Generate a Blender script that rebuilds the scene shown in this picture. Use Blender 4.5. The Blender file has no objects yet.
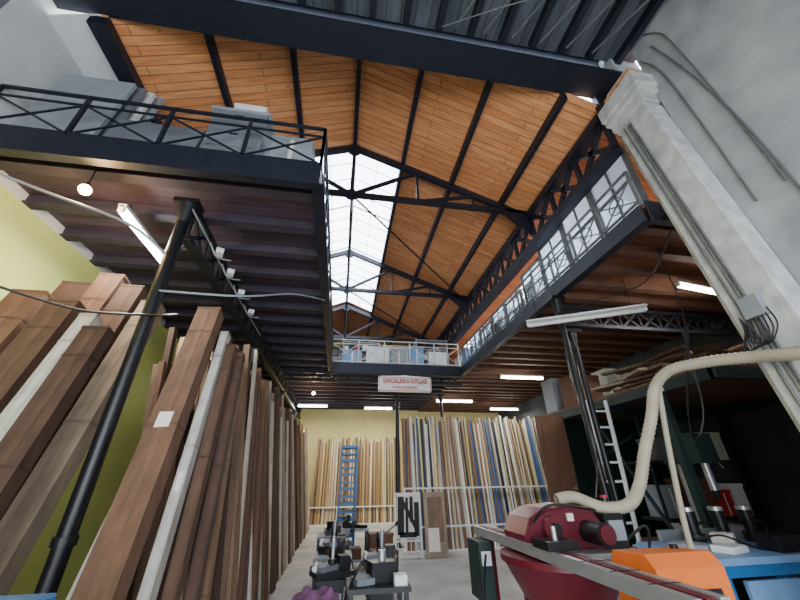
import bpy, bmesh, math, random
from mathutils import Vector, Matrix
random.seed(7)
S=bpy.context.scene
def lin(r,g,b):
    f=lambda c:(c/255/12.92) if c/255<=0.04045 else ((c/255+0.055)/1.055)**2.4
    return (f(r),f(g),f(b),1)
def mat(name,c,rough=.6,metal=0,var=.25,scale=6,bump=.0,emit=0,attr=False,alpha=None,stretch=None,c2=None):
    m=bpy.data.materials.new(name); m.use_nodes=True
    nt=m.node_tree; N=nt.nodes; L=nt.links; b=N['Principled BSDF']
    b.inputs['Roughness'].default_value=rough; b.inputs['Metallic'].default_value=metal
    tc=N.new('ShaderNodeTexCoord'); mp=N.new('ShaderNodeMapping'); L.new(tc.outputs['Object'],mp.inputs[0])
    if stretch: mp.inputs['Scale'].default_value=stretch
    n=N.new('ShaderNodeTexNoise'); n.inputs['Scale'].default_value=scale; n.inputs['Detail'].default_value=6
    L.new(mp.outputs[0],n.inputs['Vector'])
    r=N.new('ShaderNodeValToRGB'); r.color_ramp.elements[0].position=.3; r.color_ramp.elements[1].position=.7
    d=c2 if c2 else tuple(x*(1-var) for x in c[:3])+(1,)
    if attr:
        d=(1-var,1-var,1-var,1); c=(1,1,1,1)
    r.color_ramp.elements[0].color=d; r.color_ramp.elements[1].color=c
    L.new(n.outputs['Fac'],r.inputs[0])
    out=r.outputs[0]
    if attr:
        a=N.new('ShaderNodeVertexColor'); a.layer_name='Col'
        mx=N.new('ShaderNodeMixRGB'); mx.blend_type='MULTIPLY'; mx.inputs[0].default_value=1
        L.new(a.outputs[0],mx.inputs[1]); L.new(out,mx.inputs[2]); out=mx.outputs[0]
    L.new(out,b.inputs['Base Color'])
    if bump:
        bp=N.new('ShaderNodeBump'); bp.inputs['Strength'].default_value=bump; bp.inputs['Distance'].default_value=.02
        L.new(n.outputs['Fac'],bp.inputs['Height']); L.new(bp.outputs[0],b.inputs['Normal'])
    if emit:
        b.inputs['Emission Color'].default_value=c; b.inputs['Emission Strength'].default_value=emit
    return m
def plank_mat(name,c1,c2,cm,w=3.0,h=.13,rough=.55,rot=0,lo=(.74,.66,.58,1)):
    m=bpy.data.materials.new(name); m.use_nodes=True
    nt=m.node_tree; N=nt.nodes; L=nt.links; b=N['Principled BSDF']; b.inputs['Roughness'].default_value=rough
    tc=N.new('ShaderNodeTexCoord'); mp=N.new('ShaderNodeMapping'); L.new(tc.outputs['Object'],mp.inputs[0])
    mp.inputs['Rotation'].default_value=(0,0,rot)
    br=N.new('ShaderNodeTexBrick'); L.new(mp.outputs[0],br.inputs['Vector'])
    br.inputs['Scale'].default_value=1; br.inputs['Brick Width'].default_value=w; br.inputs['Row Height'].default_value=h
    br.inputs['Mortar Size'].default_value=.005; br.inputs['Color1'].default_value=c1; br.inputs['Color2'].default_value=c2; br.inputs['Mortar'].default_value=cm
    br.inputs['Bias'].default_value=-.1
    mp2=N.new('ShaderNodeMapping'); mp2.inputs['Scale'].default_value=(1,9,1); L.new(mp.outputs[0],mp2.inputs[0])
    n=N.new('ShaderNodeTexNoise'); n.inputs['Scale'].default_value=2.2; n.inputs['Detail'].default_value=8; L.new(mp2.outputs[0],n.inputs['Vector'])
    r=N.new('ShaderNodeValToRGB'); r.color_ramp.elements[0].position=.3; r.color_ramp.elements[1].position=.65
    r.color_ramp.elements[0].color=lo; r.color_ramp.elements[1].color=(1.05,1.05,1.05,1); L.new(n.outputs['Fac'],r.inputs[0])
    v=N.new('ShaderNodeTexVoronoi'); v.inputs['Scale'].default_value=2.6; L.new(mp.outputs[0],v.inputs['Vector'])
    kr=N.new('ShaderNodeValToRGB'); kr.color_ramp.elements[0].position=.04; kr.color_ramp.elements[1].position=.09
    kr.color_ramp.elements[0].color=(.45,.35,.28,1); kr.color_ramp.elements[1].color=(1,1,1,1); L.new(v.outputs['Distance'],kr.inputs[0])
    mx=N.new('ShaderNodeMixRGB'); mx.blend_type='MULTIPLY'; mx.inputs[0].default_value=1
    L.new(br.outputs['Color'],mx.inputs[1]); L.new(r.outputs[0],mx.inputs[2])
    m2=N.new('ShaderNodeMixRGB'); m2.blend_type='MULTIPLY'; m2.inputs[0].default_value=1
    L.new(mx.outputs[0],m2.inputs[1]); L.new(kr.outputs[0],m2.inputs[2]); L.new(m2.outputs[0],b.inputs['Base Color'])
    return m
M={}
M['wood']=plank_mat('ceiling_pine',lin(236,168,114),lin(222,146,90),lin(140,80,44))
M['board']=plank_mat('mezz_boards',lin(140,92,68),lin(112,72,56),lin(30,20,18),w=2.5,h=.18)
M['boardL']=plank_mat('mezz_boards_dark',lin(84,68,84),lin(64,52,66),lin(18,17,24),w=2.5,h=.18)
M['frontceil']=plank_mat('front_ceiling_boards',lin(88,92,104),lin(66,72,84),lin(16,18,24),w=3,h=.2,rot=math.pi/2)
M['steel']=mat('dark_steel',lin(33,36,50),.5,.2,.3,8)
M['black']=mat('black_paint',lin(20,21,26),.4,.1,.3,8)
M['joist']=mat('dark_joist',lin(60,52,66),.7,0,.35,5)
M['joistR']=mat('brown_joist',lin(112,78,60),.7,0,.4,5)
M['wallY']=mat('yellow_green_plaster',lin(206,218,130),.85,0,.12,1.5,.1)
M['wallW']=mat('white_plaster',lin(222,224,222),.85,0,.15,2,.2)
M['wallB']=mat('cream_plaster',lin(232,222,158),.85,0,.15,1.5,.1)
M['wallG']=mat('grey_plaster',lin(180,182,186),.9,0,.2,2.6,.5,c2=lin(146,149,155))
M['pil']=mat('pilaster_plaster',lin(218,218,216),.85,0,.25,5,.5,c2=lin(172,172,172))
M['concrete']=mat('concrete_floor',lin(186,184,180),.55,0,.25,1.3,.15,c2=lin(140,138,134))
M['white']=mat('white_metal',lin(228,230,232),.4,0,.08,5)
M['cream']=mat('cream_metal',lin(206,204,190),.5,0,.15,5)
M['railg']=mat('weathered_rail_paint',lin(112,114,116),.5,0,.35,5)
M['grey']=mat('grey_panel',lin(150,155,162),.6,0,.2,2)
M['dgrey']=mat('dim_grey_panel',lin(118,122,130),.6,0,.25,2)
M['stick']=mat('moulding_finish',(1,1,1,1),.5,0,.3,7,attr=True,stretch=(6,6,.5))
M['card']=mat('cardboard',(1,1,1,1),.8,0,.4,3,attr=True,stretch=(4,4,.8))
M['tube']=mat('lit_tube',(1,.98,.92,1),.4,emit=30)
M['offtube']=mat('unlit_tube',lin(225,225,220),.3)
M['bulb']=mat('warm_bulb',(1,.62,.25,1),.4,emit=60)
M['maroon']=mat('maroon_enamel',lin(104,24,42),.35,.1,.25,4)
M['orange']=mat('orange_enamel',lin(226,112,40),.4,0,.12,4)
M['alu']=mat('aluminium',lin(190,192,196),.35,.7,.15,10)
M['blue']=mat('blue_enamel',lin(40,110,170),.4,0,.2,5)
M['bluel']=mat('light_blue_table',lin(120,160,205),.4,0,.2,4)
M['green']=mat('dark_green_steel',lin(32,54,54),.5,.1,.3,5)
M['hose']=mat('beige_hose',lin(178,168,146),.55,0,.15,8)
M['red']=mat('sign_red',lin(190,40,44),.5)
M['signw']=mat('sign_white',lin(236,228,220),.5,0,.06,3)
M['purple']=mat('purple_cloth',lin(120,76,112),.95,0,.3,12,.5)
M['dark']=mat('dark_wall',lin(70,78,84),.9,0,.3,2)
M['brown']=mat('brown_panel',lin(112,78,58),.7,0,.25,2,stretch=(6,6,1))
M['canvas']=mat('black_print',lin(25,25,28),.6)
def tmix(name,tc,lc,fac):
    g=bpy.data.materials.new(name); g.use_nodes=True; nt=g.node_tree; nt.nodes.clear()
    o=nt.nodes.new('ShaderNodeOutputMaterial'); t=nt.nodes.new('ShaderNodeBsdfTransparent'); t.inputs[0].default_value=tc
    tl=nt.nodes.new('ShaderNodeBsdfTranslucent'); tl.inputs[0].default_value=lc; mx=nt.nodes.new('ShaderNodeMixShader'); mx.inputs[0].default_value=fac
    nt.links.new(t.outputs[0],mx.inputs[1]); nt.links.new(tl.outputs[0],mx.inputs[2]); nt.links.new(mx.outputs[0],o.inputs[0]); return g
M['glass']=tmix('skylight_glass',(.97,.985,1,1),(.95,.97,1,1),.12)
M['pane']=tmix('frosted_pane',(.9,.95,1,1),(.85,.93,1,1),.75)

class MB:
    def __init__(s):
        s.bm=bmesh.new(); s.cl=s.bm.loops.layers.float_color.new('Col'); s.mats=[]
    def mi(s,m):
        if m not in s.mats: s.mats.append(m)
        return s.mats.index(m)
    def faces(s,vs,fs,m,col=None,smooth=False):
        bv=[s.bm.verts.new(v) for v in vs]; i=s.mi(m)
        for f in fs:
            try: fc=s.bm.faces.new([bv[k] for k in f])
            except ValueError: continue
            fc.material_index=i; fc.smooth=smooth
            c=col or (1,1,1,1)
            for l in fc.loops: l[s.cl]=c
    def obox(s,c,ax,ay,az,m,col=None):
        c=Vector(c); vs=[c+sx*ax+sy*ay+sz*az for sx in(-1,1) for sy in(-1,1) for sz in(-1,1)]
        s.faces(vs,[(0,1,3,2),(4,6,7,5),(0,4,5,1),(2,3,7,6),(0,2,6,4),(1,5,7,3)],m,col)
    def box(s,c,size,m,rz=0,col=None,rx=0,ry=0):
        R=Matrix.Rotation(rz,3,'Z')@Matrix.Rotation(rx,3,'X')@Matrix.Rotation(ry,3,'Y')
        s.obox(c,R@Vector((size[0]/2,0,0)),R@Vector((0,size[1]/2,0)),R@Vector((0,0,size[2]/2)),m,col)
    def b2(s,x0,x1,y0,y1,z0,z1,m,col=None):
        s.box(((x0+x1)/2,(y0+y1)/2,(z0+z1)/2),(x1-x0,y1-y0,z1-z0),m,col=col)
    def beam(s,p,q,w,h,m,col=None):
        p=Vector(p);q=Vector(q);d=q-p;L=d.length;d.normalize()
        up=Vector((0,0,1)) if abs(d.z)<.9 else Vector((0,1,0))
        sd=d.cross(up).normalized(); u2=sd.cross(d)
        s.obox((p+q)/2,sd*w/2,d*L/2,u2*h/2,m,col)
    def cyl(s,p,q,r1,m,r2=None,seg=16,col=None):
        r2=r1 if r2 is None else r2
        p=Vector(p);q=Vector(q);d=(q-p).normalized()
        up=Vector((0,0,1)) if abs(d.z)<.9 else Vector((0,1,0))
        a=d.cross(up).normalized(); b=d.cross(a)
        vs=[];fs=[]
        for k in range(seg):
            t=2*math.pi*k/seg; vs.append(p+(a*math.cos(t)+b*math.sin(t))*r1)
        for k in range(seg):
            t=2*math.pi*k/seg; vs.append(q+(a*math.cos(t)+b*math.sin(t))*r2)
        for k in range(seg): fs.append((k,(k+1)%seg,seg+(k+1)%seg,seg+k))
        s.faces(vs,fs,m,col,True)
        s.faces(vs[:seg],[tuple(range(seg))],m,col); s.faces(vs[seg:],[tuple(range(seg))],m,col)
    def tube(s,pts,r,m,seg=8,ribs=0,sub=8):
        P=[Vector(p) for p in pts]; out=[]
        for i in range(len(P)-1):
            a=P[max(i-1,0)];b=P[i];c=P[i+1];d=P[min(i+2,len(P)-1)]
            for k in range(sub):
                t=k/sub; out.append(.5*((2*b)+(c-a)*t+(2*a-5*b+4*c-d)*t*t+(3*b-a-3*c+d)*t**3))
        out.append(P[-1])
        vs=[];fs=[];prev=None
        for i,p in enumerate(out):
            d=(out[min(i+1,len(out)-1)]-out[max(i-1,0)]).normalized()
            if prev is None: 
                up=Vector((0,0,1)) if abs(d.z)<.9 else Vector((0,1,0)); a=d.cross(up).normalized()
            else: a=(prev-d*prev.dot(d)).normalized()
            prev=a; b=d.cross(a); rr=r*(1+(ribs if i%2 else -ribs))
            for k in range(seg):
                t=2*math.pi*k/seg; vs.append(p+(a*math.cos(t)+b*math.sin(t))*rr)
        for i in range(len(out)-1):
            for k in range(seg): fs.append((i*seg+k,i*seg+(k+1)%seg,(i+1)*seg+(k+1)%seg,(i+1)*seg+k))
        s.faces(vs,fs,m,None,True)
    def prism(s,poly,axis,a0,a1,m,col=None):
        n=len(poly)
        def pt(u,v,a): return {'x':(a,u,v),'y':(u,a,v),'z':(u,v,a)}[axis]
        vs=[pt(u,v,a0) for u,v in poly]+[pt(u,v,a1) for u,v in poly]
        fs=[tuple(range(n)),tuple(range(2*n-1,n-1,-1))]+[(k,(k+1)%n,n+(k+1)%n,n+k) for k in range(n)]
        s.faces(vs,fs,m,col)
    def done(s,name,bevel=0,parent=None):
        bmesh.ops.recalc_face_normals(s.bm,faces=s.bm.faces)
        me=bpy.data.meshes.new(name); s.bm.to_mesh(me); s.bm.free()
        for k in s.mats: me.materials.append(M[k])
        vs=[v.co for v in me.vertices]
        c=Vector([(min(v[i] for v in vs)+max(v[i] for v in vs))/2 for i in range(3)])
        me.transform(Matrix.Translation(-c))
        ob=bpy.data.objects.new(name,me); ob.location=c; S.collection.objects.link(ob)
        if bevel:
            bv=ob.modifiers.new('bevel','BEVEL'); bv.width=bevel; bv.segments=2; bv.limit_method='ANGLE'
        if parent: ob.parent=parent; ob.location=c-parent.location
        return ob
def one(name,fn,**k):
    m=MB(); fn(m); return m.done(name,**k)

XL,XR=-3.9,3.72; XO=8.0; YB=17.2; YF=2.7; EY=-3.0
RX=-.1; RZ=8.28; SL=.42
def rz(x): return RZ-SL*abs(x-RX)
MZ0,MZ1=4.55,4.75; ML=-.43; BY=10.2

# ---------- SHELL ----------
one('floor',lambda m:m.b2(XL-.2,XO+.2,EY-.2,YB+.2,-.15,0,'concrete'))
def f(m):
    m.b2(XL-.2,XL,EY,YB,0,MZ0,'wallY'); m.b2(XL-.2,XL,2.4,YB,MZ0,8.4,'wallW'); m.b2(XL-.2,XL,EY,2.4,MZ0,8.4,'dgrey')
one('wall_left',f)
def f(m):
    m.b2(XL-.2,XO+.2,YB,YB+.2,0,MZ0,'wallB'); m.prism([(XL-.2,MZ0),(XO+.2,MZ0),(XO+.2,5.7),(XR,6.75),(RX,8.4),(XL-.2,6.8)],'y',YB,YB+.2,'wallB')
one('wall_back',f)
OH=4.0  # top of the added rear opening, sized to control light from behind
def f(m):
    m.b2(XL-.2,-3.0,EY-.2,EY,0,7.4,'wallG'); m.b2(3.0,4.15,EY-.2,EY,0,7.4,'wallG'); m.b2(-3.0,3.0,EY-.2,EY,OH,7.4,'wallG')
    for x in(-2.97,-1.5,0,1.5,2.97): m.b2(x-.03,x+.03,EY-.12,EY-.06,0,OH,'steel')
    for z in(2.4,OH-.03): m.b2(-3.0,3.0,EY-.12,EY-.06,z-.03,z+.03,'steel')
one('wall_rear',f)  # unseen wall behind the camera, added to cut daylight down to one opening
one('wall_right',lambda m:m.b2(XO,XO+.2,2.2,YB,0,6.2,'dark'))
one('wall_front_right',lambda m:m.b2(3.95,4.15,EY,2.15,0,7.4,'wallG'))
one('wall_aisle_front',lambda m:m.b2(4.15,XO+.2,1.95,2.15,0,7.4,'wallG'))
def roofquad(m,x0,x1,y0,y1,mt='wood',th=.05):
    m.prism([(x0,rz(x0)),(x1,rz(x1)),(x1,rz(x1)+th),(x0,rz(x0)+th)],'y',y0,y1,mt)
SKL,SKR,SY0,SY1=-1.16,.96,5.2,12.9
def f(m):
    roofquad(m,XL-.2,-3.38,YF,YB,'wallW')
    for a,b in((-3.38,SKL),(SKR,XR+.05)): roofquad(m,a,b,YF,YB)
    for a,b in((SKL,RX),(RX,SKR)):
        roofquad(m,a,b,YF,SY0); roofquad(m,a,b,SY1,YB)
one('ceiling',f)
def az(x): return 6.72-(x-XR)*.2
def f(m):
    def q(x0,x1,y0,y1,mt='wood'): m.prism([(x0,az(x0)),(x1,az(x1)),(x1,az(x1)+.05),(x0,az(x0)+.05)],'y',y0,y1,mt)
    q(XR,4.9,2.15,YB); q(7.6,XO+.2,2.15,YB); q(4.9,7.6,2.15,4.2); q(4.9,7.6,13,YB); 
    q(4.9,7.6,4.2,13,'glass')  # roof glass added to let in daylight and brighten the aisle
    for y in range(9): m.beam((4.9,4.5+y,az(4.9)),(7.6,4.5+y,az(7.6)),.04,.05,'steel')
one('ceiling_aisle',f)
def f(m):
    m.b2(XL-.2,4.15,EY-.2,2.35,7.3,7.4,'frontceil'); m.b2(3.72,4.2,2.3,2.8,6.98,7.5,'wallG')
    for i in range(17): x=-3.7+i*.47; m.b2(x-.04,x+.04,EY,2.3,7.16,7.3,'steel')
    for y in(1.3,-.3): 
        m.b2(XL,3.95,y-.05,y+.05,7.06,7.15,'steel')
    for i in range(6):
        x=1.2+i*.42; m.beam((x,2.2,7.12),(x+.42,1.3,7.12),.02,.025,'railg')
    m.tube([(1.0,2.2,7.05),(2.4,1.6,7.02),(3.9,1.4,7.0)],.008,'railg',6); m.tube([(.4,1.9,7.05),(2.4,1.2,7.02),(3.9,.9,7.0)],.012,'black',6)
one('ceiling_front',f)
def f(m):
    m.b2(XL,3.98,2.3,2.72,6.93,6.98,'steel'); m.b2(XL,3.98,2.47,2.53,6.98,7.6,'steel'); m.b2(XL,3.98,2.3,2.72,7.55,7.6,'steel')
    m.b2(XL,3.98,2.6,2.72,6.98,8.4,'steel')
one('trim_beam',f)
one('trim_girder_end_fill',lambda m:m.b2(3.62,4.2,2.66,2.74,6.5,7.1,'steel'))
def f(m):
    for a,b in((SKL,RX),(RX,SKR)):
        m.prism([(a,rz(a)+.03),(b,rz(b)+.03),(b,rz(b)+.04),(a,rz(a)+.04)],'y',SY0,SY1,'glass')
        n=16
        for i in range(n+1):
            y=SY0+(SY1-SY0)*i/n; w=.01 if i%4 else .03
            m.beam((a,y,rz(a)+.01),(b,y,rz(b)+.01),w,.02,'grey' if i%4 else 'steel')
    for x in(SKL,(SKL+RX)/2,RX,(SKR+RX)/2,SKR):
        m.beam((x,SY0,rz(x)),(x,SY1,rz(x)),.05 if x in(SKL,SKR,RX) else .01,.05 if x in(SKL,SKR,RX) else .02,'steel')
one('window_1',f)
def f(m):
    for x in(-2.25,-1.16,RX,.96,2.03,3.1):
        m.beam((x,YF,rz(x)-.09),(x,YB,rz(x)-.09),.08,.15,'steel')
    m.beam((-3.38,YF,rz(-3.38)-.1),(-3.38,YB,rz(-3.38)-.1),.22,.16,'steel')
one('roof_purlins',f)
def truss(y):
    def f(m):
        zt=6.67; w=.09
        m.beam((XL+.05,y,zt),(XR-.05,y,zt),w,.1,'steel')
        for sx,xe in((1,XR-.02),(-1,XL+.05)):
            m.beam((RX,y,rz(RX)-.22),(xe,y,rz(xe)-.14),w,.14,'steel')
            x1=RX+(xe-RX)*.36; x2=RX+(xe-RX)*.68
            m.beam((RX,y,zt),(x1,y,rz(x1)-.2),.06,.07,'steel')
            m.beam((x1,y,zt),(x1,y,rz(x1)-.2),.05,.05,'steel')
            m.beam((x1,y,zt),(x2,y,rz(x2)-.2),.06,.06,'steel')
            m.beam((x2,y,zt),(x2,y,rz(x2)-.2),.04,.04,'steel')
            d=-1 if xe>0 else 1
            m.prism([(xe,rz(xe)-.05),(xe+d*.75,rz(xe+d*.75)-.1),(xe+d*.6,zt-.06),(xe,zt-.6)],'y',y-.02,y+.02,'steel')
        m.beam((RX,y,zt),(RX,y,RZ-.2),.07,.07,'steel')
        m.cyl((RX,y-.03,zt),(RX,y+.03,zt),.13,'steel')
        m.cyl((RX,y-.03,RZ-.28),(RX,y+.03,RZ-.28),.16,'steel')
    return one('roof_truss',f)
for y in(5.1,9.0,12.9): truss(y)
def f(m):
    for a in(5.1,9.0):
        b=a+3.9; mid=(a+b)/2
        m.beam((RX,a,6.7),(RX,mid,RZ-.2),.05,.05,'steel'); m.beam((RX,b,6.7),(RX,mid,RZ-.2),.05,.05,'steel')
        m.beam((RX,a,6.67),(RX,b,6.67),.04,.04,'steel')
    for a in(5.1,9.0):
        m.beam((RX,a,6.67),(XR-.15,a+3.9,6.6),.03,.03,'steel'); 
one('wind_bracing',f)
def lattice(m,p,q,depth,ch,step,mt='steel'):
    p=Vector(p);q=Vector(q);L=(q-p).length;d=(q-p).normalized();n=max(1,round(L/step)); s=L/n; dn=Vector((0,0,-depth))
    m.beam(p,q,ch,ch*.7,mt); m.beam(p+dn,q+dn,ch,ch*.7,mt)
    for i in range(n):
        a=p+d*s*i;b=p+d*s*(i+1)
        m.beam(a,b+dn,ch*.3,ch*.45,mt); m.beam(a+dn,b,ch*.3,ch*.45,mt); m.beam(a,a+dn,ch*.3,ch*.4,mt)
one('lattice_girder',lambda m:lattice(m,(XR,2.78,6.55),(XR,YB,6.55),.7,.2,.75))
# ---------- MEZZANINE ----------
def f(m):
    def slab(x0,x1,y0,y1,bd,js,jy=.62):
        m.b2(x0,x1,y0,y1,MZ1-.06,MZ1,bd)
        y=y0+.3
        while y<y1-.1:
            m.b2(x0,x1,y-.04,y+.04,MZ0+.02,MZ1-.06,js); m.b2(x0,x1,y-.07,y+.07,MZ0,MZ0+.02,js); y+=jy
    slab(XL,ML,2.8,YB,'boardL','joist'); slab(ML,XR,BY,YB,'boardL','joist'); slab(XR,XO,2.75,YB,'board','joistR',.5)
    for x0,x1,y in((XL,ML,2.8),(XR,XO,2.75),(ML,XR,BY)):
        m.b2(x0,x1,y-.02,y,MZ0-.08,MZ1+.03,'steel'); m.b2(x0,x1,y-.04,y+.06,MZ0-.1,MZ0-.08,'steel')
    for x in(ML,XR):
        m.b2(x-.012,x+.012,2.8,BY,MZ0-.05,MZ1+.03,'steel'); m.b2(x-.07,x+.07,2.8,BY,MZ0-.07,MZ0-.05,'steel')
one('mezzanine_floor',f)
one('mezzanine_girder',lambda m:lattice(m,(-1.93,3.5,MZ0-.05),(-1.93,16.9,MZ0-.05),.38,.1,.5))
one('mezzanine_girder',lambda m:lattice(m,(XR,5.0,MZ0-.2),(XO-.05,5.0,MZ0-.2),.35,.09,.42))
one('mezzanine_girder',lambda m:lattice(m,(-1.8,10.4,MZ0-.05),(XR,10.4,MZ0-.05),.25,.08,.42))
def rail(name,pts,zt,mt='steel',bw=.9,arc=False):
    def f(m):
        for p,q in zip(pts[:-1],pts[1:]):
            p=Vector(p);q=Vector(q);L=(q-p).length;d=(q-p).normalized();n=max(1,round(L/bw));s=L/n
            for z in(MZ1+.08,zt): m.beam((p.x,p.y,z),(q.x,q.y,z),.035,.03,mt)
            m.beam((p.x,p.y,zt-.14),(q.x,q.y,zt-.14),.02,.02,mt)
            for i in range(n+1):
                a=p+d*s*i; m.beam((a.x,a.y,MZ1),(a.x,a.y,zt),.035,.035,mt)
                if i<n:
                    b=a+d*s
                    m.beam((a.x,a.y,MZ1+.08),(b.x,b.y,zt-.14),.018,.018,mt); m.beam((b.x,b.y,MZ1+.08),(a.x,a.y,zt-.14),.018,.018,mt)
                    if arc:
                        mid=(a+b)/2; pts2=[(mid.x+d.x*.13*math.cos(t*math.pi/4),mid.y+d.y*.13*math.cos(t*math.pi/4),(MZ1+zt)/2-.02+.13*math.sin(t*math.pi/4)) for t in range(9)]
                        m.tube(pts2,.01,mt,5,sub=2)
    return one(name,f)
rail('mezzanine_railing',[(XL,2.83,0),(ML,2.83,0)],5.45)
rail('mezzanine_railing',[(ML,2.83,0),(ML,BY,0)],5.45,'steel',1.1)
rail('mezzanine_railing',[(ML,BY+.05,0),(XR-.05,BY+.05,0)],5.55,'cream',.75)
rail('mezzanine_railing',[(XR,BY,0),(XR,2.8,0)],5.38,'railg',.7,True)
def column(x,y,top,r=.055):
    def f(m):
        m.cyl((x,y,.03),(x,y,top),r,'black'); m.box((x,y,.02),(.26,.26,.04),'black'); m.box((x,y,top-.03),(.26,.2,.06),'black')
        m.cyl((x,y,top-.3),(x,y,top-.06),r*1.0,'black',r2=r*1.9); m.cyl((x,y,1.2),(x,y,1.26),r*1.25,'black')
    return one('iron_column',f)
column(-1.93,3.34,4.5,.062)
for y in(7.2,11.2,15): column(-1.93,y,4.08)
column(XR,12.9,MZ0-.07,.06)
column(1.7,10.85,MZ0-.02,.06)
column(XR-.02,4.9,MZ0-.07,.05); column(XR+.2,5.0,MZ0-.66,.045)
def f(m):
    m.prism([(1.8,0),(2.22,0),(2.62,5.9),(2.66,5.95),(2.16,5.95)],'x',3.68,3.94,'pil')
    m.prism([(2.16,0),(2.3,0),(2.7,5.97),(2.17,5.97)],'x',3.76,4.14,'pil')
    for e,z0,z1 in((.0,5.97,6.05),(.04,6.05,6.2),(.09,6.2,6.3),(.12,6.3,6.55)):
        m.b2(3.72-e,4.14,2.2-e,2.68+e*.5,z0,z1,'pil')
    m.b2(3.8,4.14,2.2,2.64,6.55,6.92,'pil')
one('pilaster',f,bevel=.012)
def f(m):
    def py(z): return 2.62-(5.9-z)*.068
    for k,x in enumerate((-.1,-.16,-.2)):
        m.tube([(3.665,py(z)+x,z) for z in(5.9,5,4,3,1.5)],.012,'railg',6)
    m.tube([(3.93,1.9,6.9),(3.93,1.7,5.6),(3.93,1.6,4),(3.93,1.6,2)],.01,'railg',6)
    m.tube([(3.93,1.9,7.2),(3.93,1.75,6.9),(3.93,1.7,6.4),(3.93,1.66,5.2),(3.93,1.64,4)],.008,'railg',6)
    m.tube([(3.93,2.1,6.9),(3.93,1.95,6.2),(3.93,1.9,4)],.01,'railg',6)
    m.box((3.64,2.2,2.95),(.07,.16,.2),'grey')
    for k in range(7):
        m.tube([(3.62,2.1+k*.03,2.9),(3.6,2.08+k*.04,2.72-k*.02),(3.6,2.22+k*.03,2.6),(3.66,2.36,2.9-k*.02)],.006,'black',6)
one('electrical_conduits',f)

# ---------- STICKS ----------
browns=[lin(*c) for c in((122,90,70),(98,70,54),(142,114,90),(84,60,48),(164,142,118),(112,84,66),(74,54,44),(128,100,80))]
def jit(c,a=.12):
    k=1+random.uniform(-a,a); return (min(1,c[0]*k),min(1,c[1]*k),min(1,c[2]*k),1)
def f(m):
    y=4.3
    while y<15.3:
        t=(y-4.3)/11
        w=random.uniform(.04,.11)
        for layer in range(4):
            xb=-1.0-layer*.27+random.uniform(-.07,.07); xt=xb-.45+random.uniform(-.09,.06); h=random.uniform(2.7,3.4)+.05*layer
            pal=browns+([lin(196,184,164)]*2 if random.random()<.5 else [])+([lin(220,214,200)] if random.random()<.25 else [])
            dy=random.uniform(-.06,.14)
            m.beam((xb,y,0.0),(xt,y+dy+.25*(1-t),h),w*.9,random.uniform(.04,.12),'card',jit(random.choice(pal),.3))
        y+=w*.85
one('wood_moulding_stack',f)
def cbox(p,q,w,h,c,label=True,name='cardboard_moulding_box'):
    def f(m):
        m.beam(p,q,w,h,'card',c)
        P=Vector(p);Q=Vector(q);d=(Q-P).normalized(); up=Vector((0,1,0)); sd=d.cross(up).normalized();u2=sd.cross(d)
        m.obox(Q+d*.003,sd*(w/2+.004),d*.012,u2*(h/2+.004),'card',jit(tuple(x*.8 for x in c[:3]),.02))
        m.obox((P+Q)/2-u2*(h/2+.001),sd*.025,(Q-P)/2*.98,u2*.002,'card',tuple(min(1,x*1.2) for x in c[:3])+(1,))
        for t in(.25,.6,.9): m.obox(P+(Q-P)*t,sd*(w/2+.003),d*.012,u2*(h/2+.003),'card',tuple(x*.75 for x in c[:3])+(1,))
        if label:
            m.obox(P+(Q-P)*random.uniform(.45,.75)-u2*(h/2+.004),sd*w*.24,d*.07,u2*.002,'signw')
    return one(name,f)
K=[lin(118,86,66),lin(94,68,52),lin(134,106,82),lin(82,58,46)]
cbox((-3.6,3.1,0.02),(-3.5,4.1,3.5),.36,.16,K[2],False)
cbox((-3.18,3.05,0.02),(-3.1,4.0,3.62),.34,.2,K[3])
cbox((-2.82,3.0,0.02),(-2.78,3.95,3.75),.26,.16,K[0],False)
cbox((-2.5,2.98,0.02),(-2.5,3.92,3.6),.24,.16,K[1],False)
cbox((-2.22,2.95,0.02),(-2.24,3.9,3.4),.2,.16,lin(146,128,108),False)
cbox((-3.5,2.7,0.02),(-3.5,3.5,3.05),.34,.14,K[3],False)
cbox((-3.08,2.65,0.02),(-3.1,3.5,3.25),.3,.16,K[0],True)
cbox((-2.7,2.6,0.02),(-2.74,3.45,3.15),.26,.14,K[1],False)
cbox((-2.4,2.5,0.02),(-2.45,3.4,3.0),.14,.12,lin(190,186,176),False)
cbox((-2.15,2.45,0.02),(-2.2,3.2,2.8),.2,.12,K[3],False)
cbox((-1.4,2.75,0.02),(-1.6,3.9,3.35),.24,.18,K[0])
cbox((-1.65,2.95,0.02),(-1.72,4.1,3.15),.12,.1,lin(206,200,186),False)
cbox((-1.19,3.0,0.02),(-1.4,3.95,3.1),.08,.12,lin(196,192,182),True)
cbox((-1.06,3.15,0.02),(-1.3,3.95,2.95),.09,.12,K[1],False)
cbox((-.98,3.4,0.02),(-1.22,4.05,2.85),.09,.1,K[3],False)
cbox((-1.16,3.42,0.02),(-1.46,4.15,3.15),.12,.14,K[3],False)
cbox((-1.0,3.75,0.02),(-1.3,4.2,2.95),.14,.12,K[2],False)
cols=[lin(*c) for c in((210,200,180),(190,160,120),(100,120,160),(228,228,225),(150,112,74),(46,46,54),(200,190,130),(240,236,226),(70,100,150),(170,150,130),(176,150,104),(140,100,70),(200,205,210),(214,216,220),(120,90,66))]
cols2=[lin(*c) for c in((150,120,84),(190,160,100),(110,84,60),(200,186,140),(70,52,44),(170,140,90),(214,206,180),(130,100,76),(60,46,40))]
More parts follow.
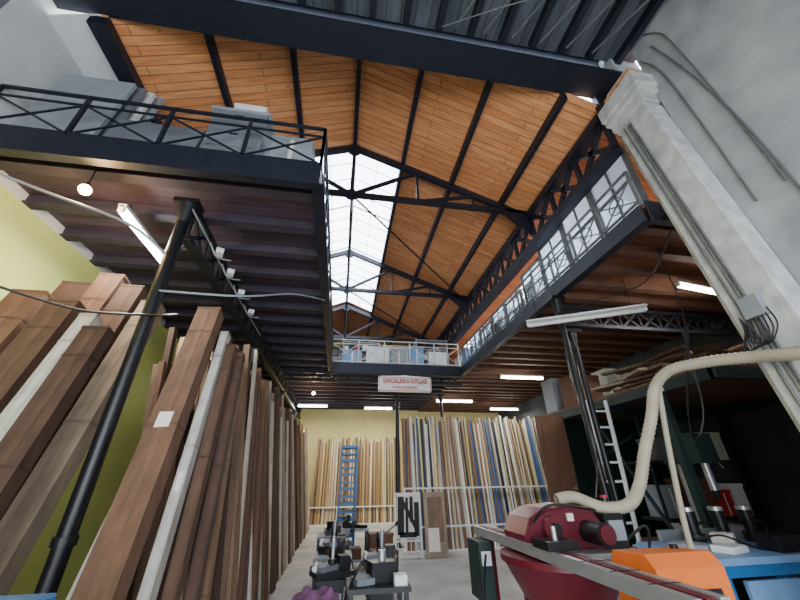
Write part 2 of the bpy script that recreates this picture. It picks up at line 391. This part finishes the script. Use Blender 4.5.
def rack(name,x0,x1,y,top,rails,n=2,pal=cols):
    def f(m):
        for layer in range(n):
            x=x0
            while x<x1:
                w=random.uniform(.025,.07); h=top+random.uniform(-.18,.1)
                m.beam((x,y+layer*.1,0.03),(x+random.uniform(-.05,.05),y+.35+layer*.1,h),w,.035,'stick',jit(random.choice(pal),.2)); x+=w*1.12
        for z in rails: m.b2(x0-.1,x1+.1,y+.1*z-.1,y+.1*z-.05,z,z+.04,'white')
        nn=round((x1-x0)/.55)
        for i in range(nn+1):
            xx=x0-.05+(x1-x0+.1)*i/nn
            m.beam((xx,y-.13,0),(xx,y+.02,rails[-1]+.02),.03,.03,'white')
        m.b2(x0-.1,x1+.1,y-.2,y+.3,0,.04,'white')
    return one(name,f)
rack('moulding_rack',1.8,6.4,10.0,3.2,(.5,1.35))
rack('moulding_rack',-1.0,2.7,16.2,3.2,(.6,),2,cols2)

# ---------- LIGHT FIXTURES ----------
def fluo(c,L,rzv,lit=True,hang=0,power=40):
    c=Vector(c)
    d=Vector((math.cos(rzv),math.sin(rzv),0))
    def f(m):
        m.box(c+Vector((0,0,.07)),(L,.08,.04),'white',rzv)
        if not lit: m.box(c+Vector((0,0,.045)),(L,.2,.012),'white',rzv)
        m.cyl(c-d*(L/2-.03),c+d*(L/2-.03),.032,'tube' if lit else 'offtube',seg=10)
        for s in(-1,1): m.box(c+d*s*(L/2-.015)+Vector((0,0,.03)),(.03,.06,.09),'white',rzv)
        if hang:
            for s in(-.4,.4): m.cyl(c+d*s*L+Vector((0,0,.06)),c+d*s*L+Vector((0,0,hang)),.006,'black',seg=6)
    ob=one('fluorescent_lamp',f)
    if lit:
        l=bpy.data.lights.new('tube_glow','AREA'); l.shape='RECTANGLE'; l.size=L*.9; l.size_y=.03; l.energy=power; l.color=(1,.95,.82)
        o=bpy.data.objects.new('tube_glow',l); S.collection.objects.link(o); o.parent=ob; o.location=Vector(c)-ob.location+Vector((0,0,-.04)); o.rotation_euler=(0,0,rzv)
fluo((-2.6,3.93,4.3),1.2,math.pi/2,True,.2,80)
fluo((3.75,4.4,3.85),1.75,-.5,False,.6)
fluo((5.75,4.0,4.3),1.1,.15,True,.2,60)
fluo((5.3,9.4,4.25),1.4,0,True,.25,60)
fluo((4.3,13,4.25),1.5,0,True,.25,110)
fluo((6.9,14.2,4.2),1.3,0,True,.3,60)
fluo((-1.2,14.5,4.25),1.2,0,True,.25,110)
fluo((1.5,14.8,4.25),1.2,0,True,.25,110)
def bulb(c):
    c=Vector(c)
    def f(m):
        m.cyl(c+Vector((0,0,.05)),c+Vector((0,0,.3)),.006,'black',seg=6); m.cyl(c+Vector((0,0,.04)),c+Vector((0,0,.09)),.022,'black')
        for i in range(6):
            a=-math.pi/2+math.pi*i/6; b=a+math.pi/6
            m.cyl(c+Vector((0,0,.055*math.sin(a))),c+Vector((0,0,.055*math.sin(b))),max(.001,.055*math.cos(a)),'bulb',r2=max(.001,.055*math.cos(b)))
    ob=one('hanging_bulb',f)
    l=bpy.data.lights.new('bulb_glow','POINT'); l.energy=45; l.color=(1,.62,.28); l.shadow_soft_size=.02
    o=bpy.data.objects.new('bulb_glow',l); S.collection.objects.link(o); o.parent=ob; o.location=c-ob.location-Vector((0,0,.09))
bulb((-2.74,3.0,4.25)); bulb((-1.0,11.9,4.2))

# ---------- SIGN ----------
def f(m):
    poly=[(1.0,3.93),(1.04,3.88),(2.58,3.88),(2.62,3.93),(2.62,4.3),(2.57,4.34),(1.95,4.37),(1.81,4.39),(1.67,4.37),(1.05,4.34),(1.0,4.3)]
    m.prism(poly,'y',10.0,10.03,'signw')
    for a,b in(((1.04,3.92),(2.58,3.92)),((1.04,4.31),(2.58,4.31)),((1.03,3.92),(1.03,4.31)),((2.59,3.92),(2.59,4.31))):
        m.beam((a[0],9.995,a[1]),(b[0],9.995,b[1]),.012,.012,'red')
    for x in(1.2,2.4): m.cyl((x,10.015,4.3),(x,10.015,4.5),.006,'black',seg=6)
sign=one('hanging_sign',f)
def text(s,size,loc,mt,parent,bold=.004,sx=1):
    cu=bpy.data.curves.new('lettering','FONT'); cu.body=s; cu.size=size; cu.align_x='CENTER'; cu.align_y='CENTER'; cu.extrude=.003; cu.offset=bold
    o=bpy.data.objects.new('lettering',cu); S.collection.objects.link(o); o.rotation_euler=(math.pi/2,0,0); cu.materials.append(M[mt])
    o.parent=parent; o.location=Vector(loc)-parent.location; o.scale=(sx,1,1)
    return o
text('QUINCAILLERIE & OUTILLAGE',.18,(1.81,9.985,4.2),'red',sign,.005,.56)
text('POUR ENCADREURS',.1,(1.81,9.985,4.01),'red',sign,.001,.8)

# ---------- MEZZANINE CONTENTS ----------
def f(m):
    m.b2(-1.85,-1.2,3.0,3.6,MZ1,5.8,'dgrey'); m.b2(-1.89,-1.16,2.98,3.62,5.8,5.84,'grey')
    for z in(4.8,5.14,5.48): m.b2(-1.8,-1.25,2.985,3.0,z,z+.29,'dgrey'); m.b2(-1.58,-1.48,2.97,2.985,z+.2,z+.22,'black')
one('filing_cabinet',f,bevel=.006)
def f(m):
    for i in range(6): m.box((-2.45+.04*i,3.1+.07*i,MZ1+.4+.02*i),(1.0-.08*i,.03,.8+.05*i),['dgrey','grey','railg'][i%3],rx=-.12)
one('leaning_panels',f)
def f(m):
    for i in range(4): m.box((-3.4+.03*i,3.1+.12*i,MZ1+.8+.05*i),(.8,.05,1.5+.12*i),['grey','dgrey','wallW','grey'][i],rx=-.1)
one('leaning_panels',f)
def crate(name,x,y,z,sx,sy,sz,mt,rzv=0,col=None):
    def f(m):
        m.box((x,y,z+sz/2),(sx,sy,sz),mt,rzv,col)
        m.box((x,y,z+sz-.02),(sx+.02,sy+.02,.05),mt,rzv,col); m.box((x,y,z+sz*.5),(sx*.1,sy+.006,sz*.98),'signw',rzv)
    return one(name,f)
crate('storage_box',-.85,3.25,MZ1,.5,.4,.75,'grey'); crate('storage_box',-1.5,3.3,5.84,.4,.35,.3,'white'); crate('storage_box',-2.3,3.85,MZ1,.6,.4,1.0,'brown')
def shelf_unit(x0,x1,y0,y1,h,nm='shelving_unit',mt='grey'):
    def f(m):
        for x in(x0,x1):
            for y in(y0,y1): m.b2(x-.02,x+.02,y-.02,y+.02,MZ1,MZ1+h,mt)
        n=4
        for k in range(n):
            z=MZ1+.08+k*(h-.12)/(n-1); m.b2(x0,x1,y0,y1,z,z+.025,mt)
            if k<n-1:
                x=x0+.05
                while x<x1-.15:
                    w=random.uniform(.08,.24); hh=random.uniform(.1,(h-.2)/(n-1)-.05); m.b2(x,min(x+w,x1-.03),y0+.04,y1-.05,z+.025,z+.025+hh,random.choice(['white','grey','brown','bluel','signw','cream','black','red'])); x+=w+.02
    return one(nm,f)
shelf_unit(-3.3,-2.0,4.6,5.0,1.5); shelf_unit(-.1,1.1,10.9,11.25,1.0); shelf_unit(2.4,3.5,10.9,11.25,1.2); 
for (x,y,sx,sy,sz,mt) in((.2,10.55,.6,.3,.5,'bluel'),(1.0,10.55,.7,.3,.65,'white'),(1.7,10.6,.5,.4,.6,'grey'),(2.3,10.55,.45,.3,.7,'bluel'),(3.0,10.55,.6,.3,.55,'white'),(1.8,11.8,.9,.5,1.1,'cream')):
    crate('storage_box',x,y,MZ1,sx,sy,sz,mt)
for i in range(11):
    y=5.9+i*.58; crate('storage_box',4.25+random.uniform(-.1,.15),y,MZ1,random.uniform(.3,.6),.4,random.uniform(.3,.9),random.choice(['white','grey','cream','brown','bluel','black']))
def frame(x,y,z,w,h,lean,rzv):
    def f(m):
        R=Matrix.Rotation(rzv,3,'Z')@Matrix.Rotation(lean,3,'X'); c=Vector((x,y,z+h/2))
        X=R@Vector((1,0,0));Y=R@Vector((0,1,0));Z=R@Vector((0,0,1))
        for s in(-1,1):
            m.obox(c+X*s*w/2,X*.03,Y*.025,Z*(h/2+.03),'railg'); m.obox(c+Z*s*h/2,X*w/2,Y*.025,Z*.03,'railg')
        m.obox(c,X*w/2,Y*.015,Z*.018,'railg'); m.obox(c,X*.018,Y*.015,Z*h/2,'railg')
        m.obox(c,X*w/2,Y*.004,Z*h/2,'pane')
    return one('glazed_sash',f)
for i,(y,h) in enumerate(((3.2,1.1),(4.02,1.1),(4.84,1.0),(5.66,.85))): frame(3.86,y,MZ1+.04,.76,h,.0,math.pi/2)
for i in range(4): frame(3.86,6.6+i*.85,MZ1+.04,.76,.6+.1*(i%2),.0,math.pi/2)
def f(m):
    m.b2(-.9,.5,YB-.04,YB-.01,6.9,7.7,'white')
    for x in(-.9,-.43,.03,.5): m.b2(x-.02,x+.02,YB-.06,YB-.03,6.9,7.7,'railg')
    for z in(6.9,7.3,7.7): m.b2(-.92,.52,YB-.06,YB-.03,z-.02,z+.02,'railg')
one('window_2',f)

# ---------- MACHINES ----------
def f(m):
    x,y=2.1,3.35
    m.cyl((x-.1,y+.1,0),(x-.1,y+.1,.12),.5,'maroon',r2=.44,seg=28); m.cyl((x-.1,y+.1,.12),(x-.1,y+.1,.7),.4,'maroon',r2=.36,seg=28)
    m.cyl((x-.1,y+.1,.7),(x-.1,y+.1,.95),.36,'maroon',r2=.5,seg=28)
    m.cyl((x-.1,y+.1,.95),(x-.1,y+.1,1.0),.52,'maroon',seg=28)
    m.b2(x-.1,x+.5,y-.25,y+.4,.98,1.04,'alu')
    pr=[(x-.45,1.02),(x-.47,1.15),(x-.4,1.28),(x-.25,1.35),(x+.05,1.37),(x+.22,1.32),(x+.32,1.2),(x+.34,1.02)]
    m.prism(pr,'y',y-.02,y+.4,'maroon')
    m.prism([(a[0]+.02 if a[0]<x else a[0]-.02,a[1]-.02) for a in pr],'y',y-.05,y-.02,'maroon')
    m.cyl((x-.22,y-.05,1.2),(x-.22,y-.12,1.2),.1,'maroon',seg=22); m.cyl((x-.22,y-.12,1.2),(x-.22,y-.14,1.2),.05,'black',seg=18)
    m.cyl((x+.12,y-.05,1.17),(x+.12,y-.3,1.17),.085,'black',seg=20); m.cyl((x+.12,y-.3,1.17),(x+.12,y-.32,1.17),.07,'maroon',seg=20)
    m.b2(x-.38,x-.3,y-.09,y-.04,1.06,1.1,'white'); m.b2(x-.06,x+.0,y-.07,y-.04,1.25,1.31,'signw')
    m.b2(x+.28,x+.46,y-.1,y+.3,1.04,1.3,'black'); m.b2(x+.3,x+.44,y-.12,y-.1,1.1,1.25,'grey')
    m.cyl((x+.4,y+.0,1.3),(x+.4,y+.0,1.42),.03,'black'); m.cyl((x+.4,y,1.42),(x+.4,y,1.44),.035,'red')
    m.tube([(x-.4,y-.08,1.25),(x-.3,y-.2,1.38),(x,y-.25,1.36),(x+.2,y-.1,1.33)],.012,'black',6)
    m.tube([(x+.45,y-.1,1.1),(x+.6,y-.2,1.2),(x+.55,y-.1,.8),(x+.5,y,.3)],.012,'black',6)
    X=1.72
    for dx,mt in((-.075,'alu'),(0,'maroon'),(.075,'alu')): m.b2(X+dx-.025,X+dx+.025,1.75,4.6,1.06,1.1,mt)
    m.b2(X-.1,X+.1,1.75,4.6,1.02,1.06,'alu')
    for yy in(1.9,4.4): 
        m.b2(X-.04,X+.04,yy-.04,yy+.04,0,1.02,'maroon'); m.b2(X-.2,X+.2,yy-.06,yy+.06,0,.04,'maroon')
    for k in range(9): m.b2(X-.1,X+.1,2.0+k*.28,2.008+k*.28,1.1,1.103,'black')
    m.b2(X-.12,X+.14,2.9,3.15,1.1,1.16,'black'); m.cyl((X,3.0,1.16),(X,3.0,1.25),.02,'alu')
    m.b2(1.5,1.64,4.15,4.5,.5,1.0,'green'); m.b2(1.52,1.62,4.13,4.15,.8,.92,'white')
    m.tube([(1.55,4.1,.9),(1.42,3.9,.6),(1.45,3.7,.3),(1.7,3.5,.1)],.012,'black',6)
one('mitre_saw_machine',f,bevel=.005)
def f(m):
    m.prism([(2.25,.86),(2.25,1.1),(2.31,1.17),(2.6,1.15),(2.64,1.08),(2.64,.86)],'x',1.9,2.38,'orange')
    m.b2(1.9,2.38,2.27,2.62,.78,.86,'black')
    for xx in(1.95,2.33):
        for yy in(2.3,2.58): m.b2(xx-.025,xx+.025,yy-.025,yy+.025,0,.78,'black')
    m.cyl((2.0,2.24,.98),(2.0,2.25,.98),.03,'black'); m.b2(2.15,2.3,2.24,2.25,.95,1.0,'black')
    m.cyl((2.3,2.5,1.12),(2.3,2.5,1.18),.025,'black')
one('orange_compressor_unit',f,bevel=.02)
def f(m):
    m.tube([(2.1,3.5,1.4),(2.28,3.48,1.42),(2.46,3.35,1.34),(2.7,3.3,1.36),(2.88,3.3,1.52),(3.0,3.25,1.8),(3.18,3.2,2.15),(3.28,3.15,2.42),(3.33,2.95,2.56),(3.43,2.65,2.56),(3.5,2.3,2.5),(3.5,1.9,2.42),(3.6,1.2,2.4)],.052,'hose',12,.08,16)
one('dust_extraction_hose',f)
def f(m):
    m.tube([(3.38,3.2,2.42),(3.32,3.3,1.7),(3.26,3.35,1.0),(3.24,3.35,.02)],.026,'hose',10)
    m.cyl((3.38,3.2,2.40),(3.375,3.2,2.46),.045,'hose')
one('dust_pipe',f)
def f(m):
    m.b2(3.55,5.4,3.4,4.4,.84,.9,'bluel'); m.b2(3.6,5.35,3.45,4.35,.74,.84,'blue')
    for xx in(3.65,5.3):
        for yy in(3.5,4.3): m.b2(xx-.04,xx+.04,yy-.04,yy+.04,0,.74,'blue')
    m.b2(3.65,5.3,3.5,4.3,.2,.24,'blue'); m.b2(3.8,4.4,3.42,3.46,.25,.72,'bluel')
    for xx in(4.1,4.5,4.9):
        m.cyl((xx,4.1,.9),(xx,4.1,1.0),.1,'black'); m.cyl((xx,4.1,1.0),(xx,4.1,1.22),.06,'black',r2=.075); m.cyl((xx,4.1,1.22),(xx,4.1,1.26),.075,'alu')
        m.cyl((xx-.16,4.08,1.1),(xx+.16,4.08,1.1),.014,'black')
    m.b2(3.8,5.2,4.28,4.32,.9,1.02,'alu'); m.box((4.0,3.65,.93),(.3,.2,.06),'white',.3); m.box((3.8,3.9,.925),(.25,.35,.05),'grey',.5)
    m.tube([(4.0,4.0,.95),(3.9,3.6,1.05),(4.2,3.5,.95),(4.5,3.6,1.1)],.012,'black',6)
    m.box((4.6,3.6,.97),(.4,.22,.14),'black',.1); m.box((4.3,3.95,.96),(.2,.2,.12),'signw',.6)
one('router_bench',f,bevel=.004)
def f(m):
    x,y=5.3,5.0
    m.b2(x-.3,x+.3,y-.25,y+.25,0,.7,'green'); m.b2(x-.4,x+.4,y-.3,y+.3,.9,.97,'alu'); m.cyl((x,y+.12,.7),(x,y+.12,2.1),.06,'alu')
    m.b2(x-.16,x+.16,y-.4,y+.25,1.75,2.15,'green'); m.cyl((x,y-.28,1.4),(x,y-.28,1.75),.05,'alu'); m.cyl((x,y-.28,1.28),(x,y-.28,1.4),.03,'black',r2=.05)
    m.cyl((x+.16,y-.2,1.9),(x+.24,y-.2,1.9),.06,'black')
    for k in range(3): a=k*2.09; m.cyl((x+.22,y-.2,1.9),(x+.24,y-.2+.25*math.cos(a),1.9+.25*math.sin(a)),.01,'alu')
    m.cyl((x,y+.2,2.15),(x,y+.2,2.35),.12,'green')
one('drill_press',f,bevel=.006)
def f(m):
    m.b2(-1.6,-1.0,1.3,1.75,.75,1.22,'blue'); m.b2(-1.62,-.98,1.28,1.77,1.22,1.25,'blue')
    for xx in(-1.56,-1.04):
        for yy in(1.34,1.71): m.b2(xx-.03,xx+.03,yy-.03,yy+.03,0,.75,'black')
    m.b2(-1.5,-1.08,1.285,1.3,.82,1.18,'bluel')
one('blue_tool_cabinet',f,bevel=.008)
def chop(x,y,a=0,col='black'):
    def f(m):
        m.box((x,y,.03),(.46,.4,.06),col)
        m.prism([(x-.18,.06),(x-.13,.5),(x-.18,.62),(x+.18,.62),(x+.13,.5),(x+.18,.06)],'y',y-.14,y+.14,col)
        m.box((x,y,.66),(.44,.34,.06),col,a); m.box((x-.08,y-.02,.715),(.26,.22,.05),'dgrey',.4+a)
        m.cyl((x,y+.1,.69),(x,y+.1,.96),.045,col); m.cyl((x,y+.1,.92),(x,y-.14,.94),.04,col)
        m.cyl((x,y-.14,.8),(x,y-.14,1.02),.02,'alu'); m.cyl((x,y-.14,.77),(x,y-.14,.81),.05,col)
        m.cyl((x+.08,y+.1,.94),(x+.2,y-.1,1.06),.012,'alu'); m.cyl((x+.2,y-.1,1.06),(x+.22,y-.13,1.08),.022,col)
        m.box((x,y-.16,.1),(.16,.2,.03),'alu',0,rx=.2); m.cyl((x-.19,y-.12,.72),(x-.19,y+.12,.72),.03,'alu')
        m.box((x+.12,y+.02,.75),(.12,.16,.14),col,a)
        m.tube([(x+.16,y+.1,.8),(x+.24,y+.05,.7),(x+.22,y,.4),(x+.24,y-.05,.1)],.01,col,5)
    return one('frame_underpinner',f,bevel=.004)
for x,y,a in((.0,4.95,.3),(.62,5.5,-.2),(.0,6.7,.1)): chop(x,y,a)
def table(x,y,sx,sy,h,items):
    def f(m):
        m.b2(x-sx/2,x+sx/2,y-sy/2,y+sy/2,h-.04,h,'grey'); m.b2(x-sx/2+.02,x+sx/2-.02,y-sy/2+.02,y+sy/2-.02,.15,.18,'grey')
        for a in(-1,1):
            for b in(-1,1): m.b2(x+a*(sx/2-.03)-.02,x+a*(sx/2-.03)+.02,y+b*(sy/2-.03)-.02,y+b*(sy/2-.03)+.02,0,h-.04,'black')
        for k in range(items):
            w=random.uniform(.08,.2);hh=random.uniform(.05,.22)
            m.box((x+random.uniform(-.5,.5)*(sx-.25),y+random.uniform(-.5,.5)*(sy-.25),h+hh/2),(w,w*.8,hh),random.choice(['black','black','dgrey','green','brown','black']),random.uniform(0,3))
        m.box((x,y,.27),(sx*.5,sy*.6,.18),'brown',.1)
    return one('work_table',f)
table(.0,5.8,.5,.5,.7,8); table(-.05,7.6,.5,.6,.72,7); table(.4,8.6,.6,.5,.7,6)
for x,y,sx,sz,a in((.95,7.9,.45,.4,.2),(.75,6.9,.4,.5,-.1),(1.0,9.0,.5,.55,.1)): crate('cardboard_carton',x,y,0,sx,.4,sz,'brown',a)
def f(m):
    m.b2(.15,.75,4.02,4.5,.0,.04,'black')
    for xx in(.19,.71):
        for yy in(4.06,4.46): m.b2(xx-.02,xx+.02,yy-.02,yy+.02,.04,.66,'black')
    m.b2(.15,.75,4.02,4.5,.66,.7,'black'); m.box((.5,4.3,.78),(.26,.2,.16),'black',.2); m.box((.66,4.12,.74),(.12,.12,.08),'white'); m.box((.3,4.2,.73),(.18,.2,.05),'dgrey',.3)
    m.cyl((.5,4.3,.86),(.5,4.3,.95),.04,'alu'); m.tube([(.4,4.3,.8),(.3,4.1,.9),(.2,4.1,.75),(.1,4.2,.5)],.012,'black',6)
one('work_trolley',f)
def f(m):
    m.b2(-.35,.1,3.7,4.2,.0,.04,'black'); 
    for xx in(-.3,.05):
        for yy in(3.75,4.15): m.b2(xx-.02,xx+.02,yy-.02,yy+.02,.04,.6,'black')
    m.b2(-.35,.1,3.7,4.2,.6,.64,'grey')
one('low_trolley',f)
def f(m):
    n=24; vs=[];fs=[]
    for i in range(n):
        for j in range(n):
            u=i/(n-1);v=j/(n-1)
            e=min(u,1-u,v,1-v)
            vs.append((-.34+u*.42,3.71+v*.48,.648+min(1,e*5)*(.05+.03*math.sin(u*13+v*6)+.025*math.sin(v*15-u*8))))
    for i in range(n-1):
        for j in range(n-1): fs.append((i*n+j,(i+1)*n+j,(i+1)*n+j+1,i*n+j+1))
    m.faces(vs,fs,'purple',None,True)
one('purple_cloth',f)
def f(m):
    x,y=.27,10.2
    for sx in(-.2,.2):
        for sy in(-.25,.25): m.b2(x+sx-.02,x+sx+.02,y+sy-.02,y+sy+.02,.08,2.4,'blue'); m.cyl((x+sx,y+sy-.02,.04),(x+sx,y+sy+.02,.04),.04,'black')
    for k in range(14):
        z=.2+k*.165; m.b2(x-.2,x+.2,y-.27,y-.24,z,z+.03,'blue'); m.b2(x-.2,x+.2,y+.24,y+.27,z,z+.03,'blue')
        m.b2(x-.22,x-.19,y-.25,y+.25,z,z+.025,'blue'); m.b2(x+.19,x+.22,y-.25,y+.25,z,z+.025,'blue')
        m.b2(x-.18,x+.18,y-.24,y+.24,z+.03,z+.07 if k%2 else z+.045,'blue')
one('blue_drying_rack',f)
def f(m):
    x0,x1,y=1.4,2.0,9.35
    for x in(x0,x1): m.beam((x,y-.1,0),(x,y+.05,1.3),.035,.03,'white')
    for z in(.05,.34,1.28): m.beam((x0,y-.1+z*.11,z),(x1,y-.1+z*.11,z),.03,.035,'white')
    for k in range(6): m.beam((x0+.1*k+.05,y-.1,0.05),(x0+.1*k+.05,y-.065,.34),.015,.015,'white')
    m.beam((x0+.03,y+.0,.82),(x1-.03,y+.0,.82),.01,.9,'signw')
    for (a,b,c,d) in((.05,.2,.45,1.22),(.24,.3,.5,1.2),(.34,.42,.7,1.22),(.45,.56,.42,1.1),(.1,.5,.4,.5)):
        m.b2(x0+a,x0+b,y-.03,y-.012,c,d,'canvas')
    m.beam((x0+.15,y-.02,1.15),(x0+.5,y-.02,.55),.01,.08,'canvas')
one('poster_stand',f)
def f(m):
    m.box((2.35,9.3,.66),(.52,.04,1.3),'card',0,lin(176,156,136),-.08); m.box((2.35,9.265,.75),(.36,.01,.9),'card',0,lin(140,116,96),-.08)
    m.box((2.28,9.22,.35),(.26,.03,.45),'signw',0,None,-.1)
one('cardboard_display_panel',f)
def f(m):
    a0=Vector((3.9,5.25,0));a1=Vector((4.3,5.55,2.8)); w=Vector((.36,0.0,0))
    m.beam(a0,a1,.03,.06,'white'); m.beam(a0+w,a1+w,.03,.06,'white')
    for k in range(10):
        t=(k+.6)/10.3; p=a0.lerp(a1,t); m.cyl(p,p+w,.018,'white',seg=8)
one('aluminium_ladder',f)
def f(m):
    z=2.85
    for x in(4.75,7.8):
        for y in(4.5,6.2,8.0): m.b2(x-.05,x+.05,y-.05,y+.05,0,z,'green')
    for y in(3.6,6.2,8.0): m.b2(4.7,7.85,y-.05,y+.05,z-.15,z,'green')
    for x in(4.75,7.8): m.b2(x-.05,x+.05,3.6,8.05,z-.15,z,'green')
    m.b2(4.7,7.85,3.55,8.05,z,z+.04,'brown')
    for zz in(.9,1.8): m.b2(5.6,7.7,6.0,6.6,zz,zz+.04,'green')
    for x in(5.6,7.7): m.b2(x-.02,x+.02,6.0,6.04,0,z-.15,'green')
    m.b2(4.9,7.75,7.95,7.98,0,z-.15,'green')
    for p,q in(((4.75,4.6,.1),(4.75,6.1,2.6)),((5.0,6.2,2.0),(6.4,6.2,2.7))): m.beam(p,q,.04,.04,'green')
one('storage_platform',f)
def f(m):
    for i in range(80):
        x=random.uniform(4.9,7.4); y=random.uniform(4.2,5.4); L=random.uniform(1,1.9); a=random.uniform(-.4,.4)
        z=2.92+random.random()*.35; m.box((x,y,z),(random.uniform(.06,.2),L,.04),'card',a,jit(random.choice(browns),.3))
one('timber_pile',f)
for x,y,sx,sz,mt in((5.25,6.9,.7,.7,'brown'),(6.2,7.0,.6,.9,'cream'),(7.0,7.2,.7,.7,'brown'),(5.2,7.6,.6,.8,'grey')): crate('storage_box',x,y,2.89,sx,.45,sz,mt)
for x,y,z,sx,sz,mt in((5.9,6.3,.94,.4,.5,'grey'),(6.5,6.3,.94,.5,.6,'brown'),(7.2,6.3,1.84,.5,.5,'cream'),(6.2,6.3,1.84,.6,.4,'grey'),(5.2,5.8,0,.5,.7,'brown'),(7.0,6.3,.94,.3,.4,'red'),(6.2,5.2,0,.6,.8,'dark'),(6.8,6.3,1.84,.25,.35,'bluel'),(7.35,6.3,.94,.25,.5,'white')): crate('storage_box',x,y,z,sx,.4,sz,mt)
def f(m):
    m.box((4.33,6.9,1.4),(.62,.06,2.7),'brown',0); m.box((4.33,6.86,1.4),(.45,.02,2.4),'brown',0); m.cyl((4.55,6.83,1.4),(4.55,6.85,1.4),.03,'alu')
one('wood_panel',f)
def f(m):
    m.tube([(-3.85,2.75,4.35),(-3.0,2.9,4.1),(-2.3,3.1,3.95),(-1.97,3.3,3.75)],.014,'grey',6)
    m.tube([(-1.9,3.3,3.3),(-1.2,3.6,3.45),(-.8,4.5,4.0),(-.45,5.5,4.45)],.012,'grey',6)
    m.tube([(-2.9,2.9,3.05),(-2.4,3.15,2.98),(-1.93,3.28,3.02),(-1.6,3.2,3.0)],.012,'black',6)
one('hanging_cables',f)
def f(m):
    m.tube([(-1.8,3.2,4.3),(-1.8,5,4.25),(-1.8,7,4.3)],.012,'grey',6)
    for y in(3.9,4.4,5.0,5.7): m.box((-1.7,y,4.22),(.09,.12,.07),'white',.4); m.tube([(-1.8,y-.1,4.3),(-1.72,y,4.15),(-1.6,y+.15,4.2)],.01,'grey',5)
one('cable_clamps',f)
def f(m):
    m.tube([(3.55,2.75,3.0),(3.75,3.3,2.2),(3.95,3.5,1.95),(4.1,3.4,2.3),(4.15,3.3,3.2)],.01,'black',6)
    m.tube([(4.0,2.75,4.4),(3.9,3.3,3.9),(3.8,4.2,4.05),(3.75,4.9,4.1)],.01,'black',6)
    m.tube([(4.3,3.3,4.5),(4.4,3.4,3.5),(4.2,3.6,2.6)],.008,'black',6)
    m.tube([(3.72,4.9,4.0),(3.4,4.6,3.0),(3.2,4.2,2.0),(2.6,3.6,1.4)],.01,'black',6)
one('hanging_wires',f)

# ---------- WORLD & LIGHT ----------
w=bpy.data.worlds.new('sky'); S.world=w; w.use_nodes=True; bg=w.node_tree.nodes['Background']
bg.inputs[0].default_value=(.84,.91,1,1); bg.inputs[1].default_value=10.0
def area(name,loc,rot,sx,sy,e,c=(1,1,1),portal=False):
    l=bpy.data.lights.new(name,'AREA'); l.shape='RECTANGLE'; l.size=sx; l.size_y=sy; l.energy=e; l.color=c
    if portal: l.cycles.is_portal=True
    o=bpy.data.objects.new(name,l); S.collection.objects.link(o); o.location=loc; o.rotation_euler=rot; return o
area('skylight_portal',(RX,(SY0+SY1)/2,8.5),(0,0,0),2.2,SY1-SY0,1,portal=True)
area('skylight_portal',(6.25,8.6,6.8),(0,0,0),2.7,8.8,1,portal=True)  # portal for the added aisle roof glass
area('rear_opening_portal',(0,EY-.05,OH/2),(math.pi/2,0,0),6.0,OH,1,portal=True)  # daylight through the unseen, added opening behind the camera
cam=bpy.data.cameras.new('camera'); co=bpy.data.objects.new('camera',cam); S.collection.objects.link(co); S.camera=co
cam.sensor_width=36; cam.lens=15.2; cam.clip_start=.05
yaw=math.radians(-9.6); pitch=math.radians(27.9); roll=math.radians(-.8)
co.matrix_world=Matrix.Translation((0,0,1.6))@(Matrix.Rotation(yaw,4,'Z')@Matrix.Rotation(math.pi/2+pitch,4,'X')@Matrix.Rotation(roll,4,'Z'))
S.view_settings.exposure=.1
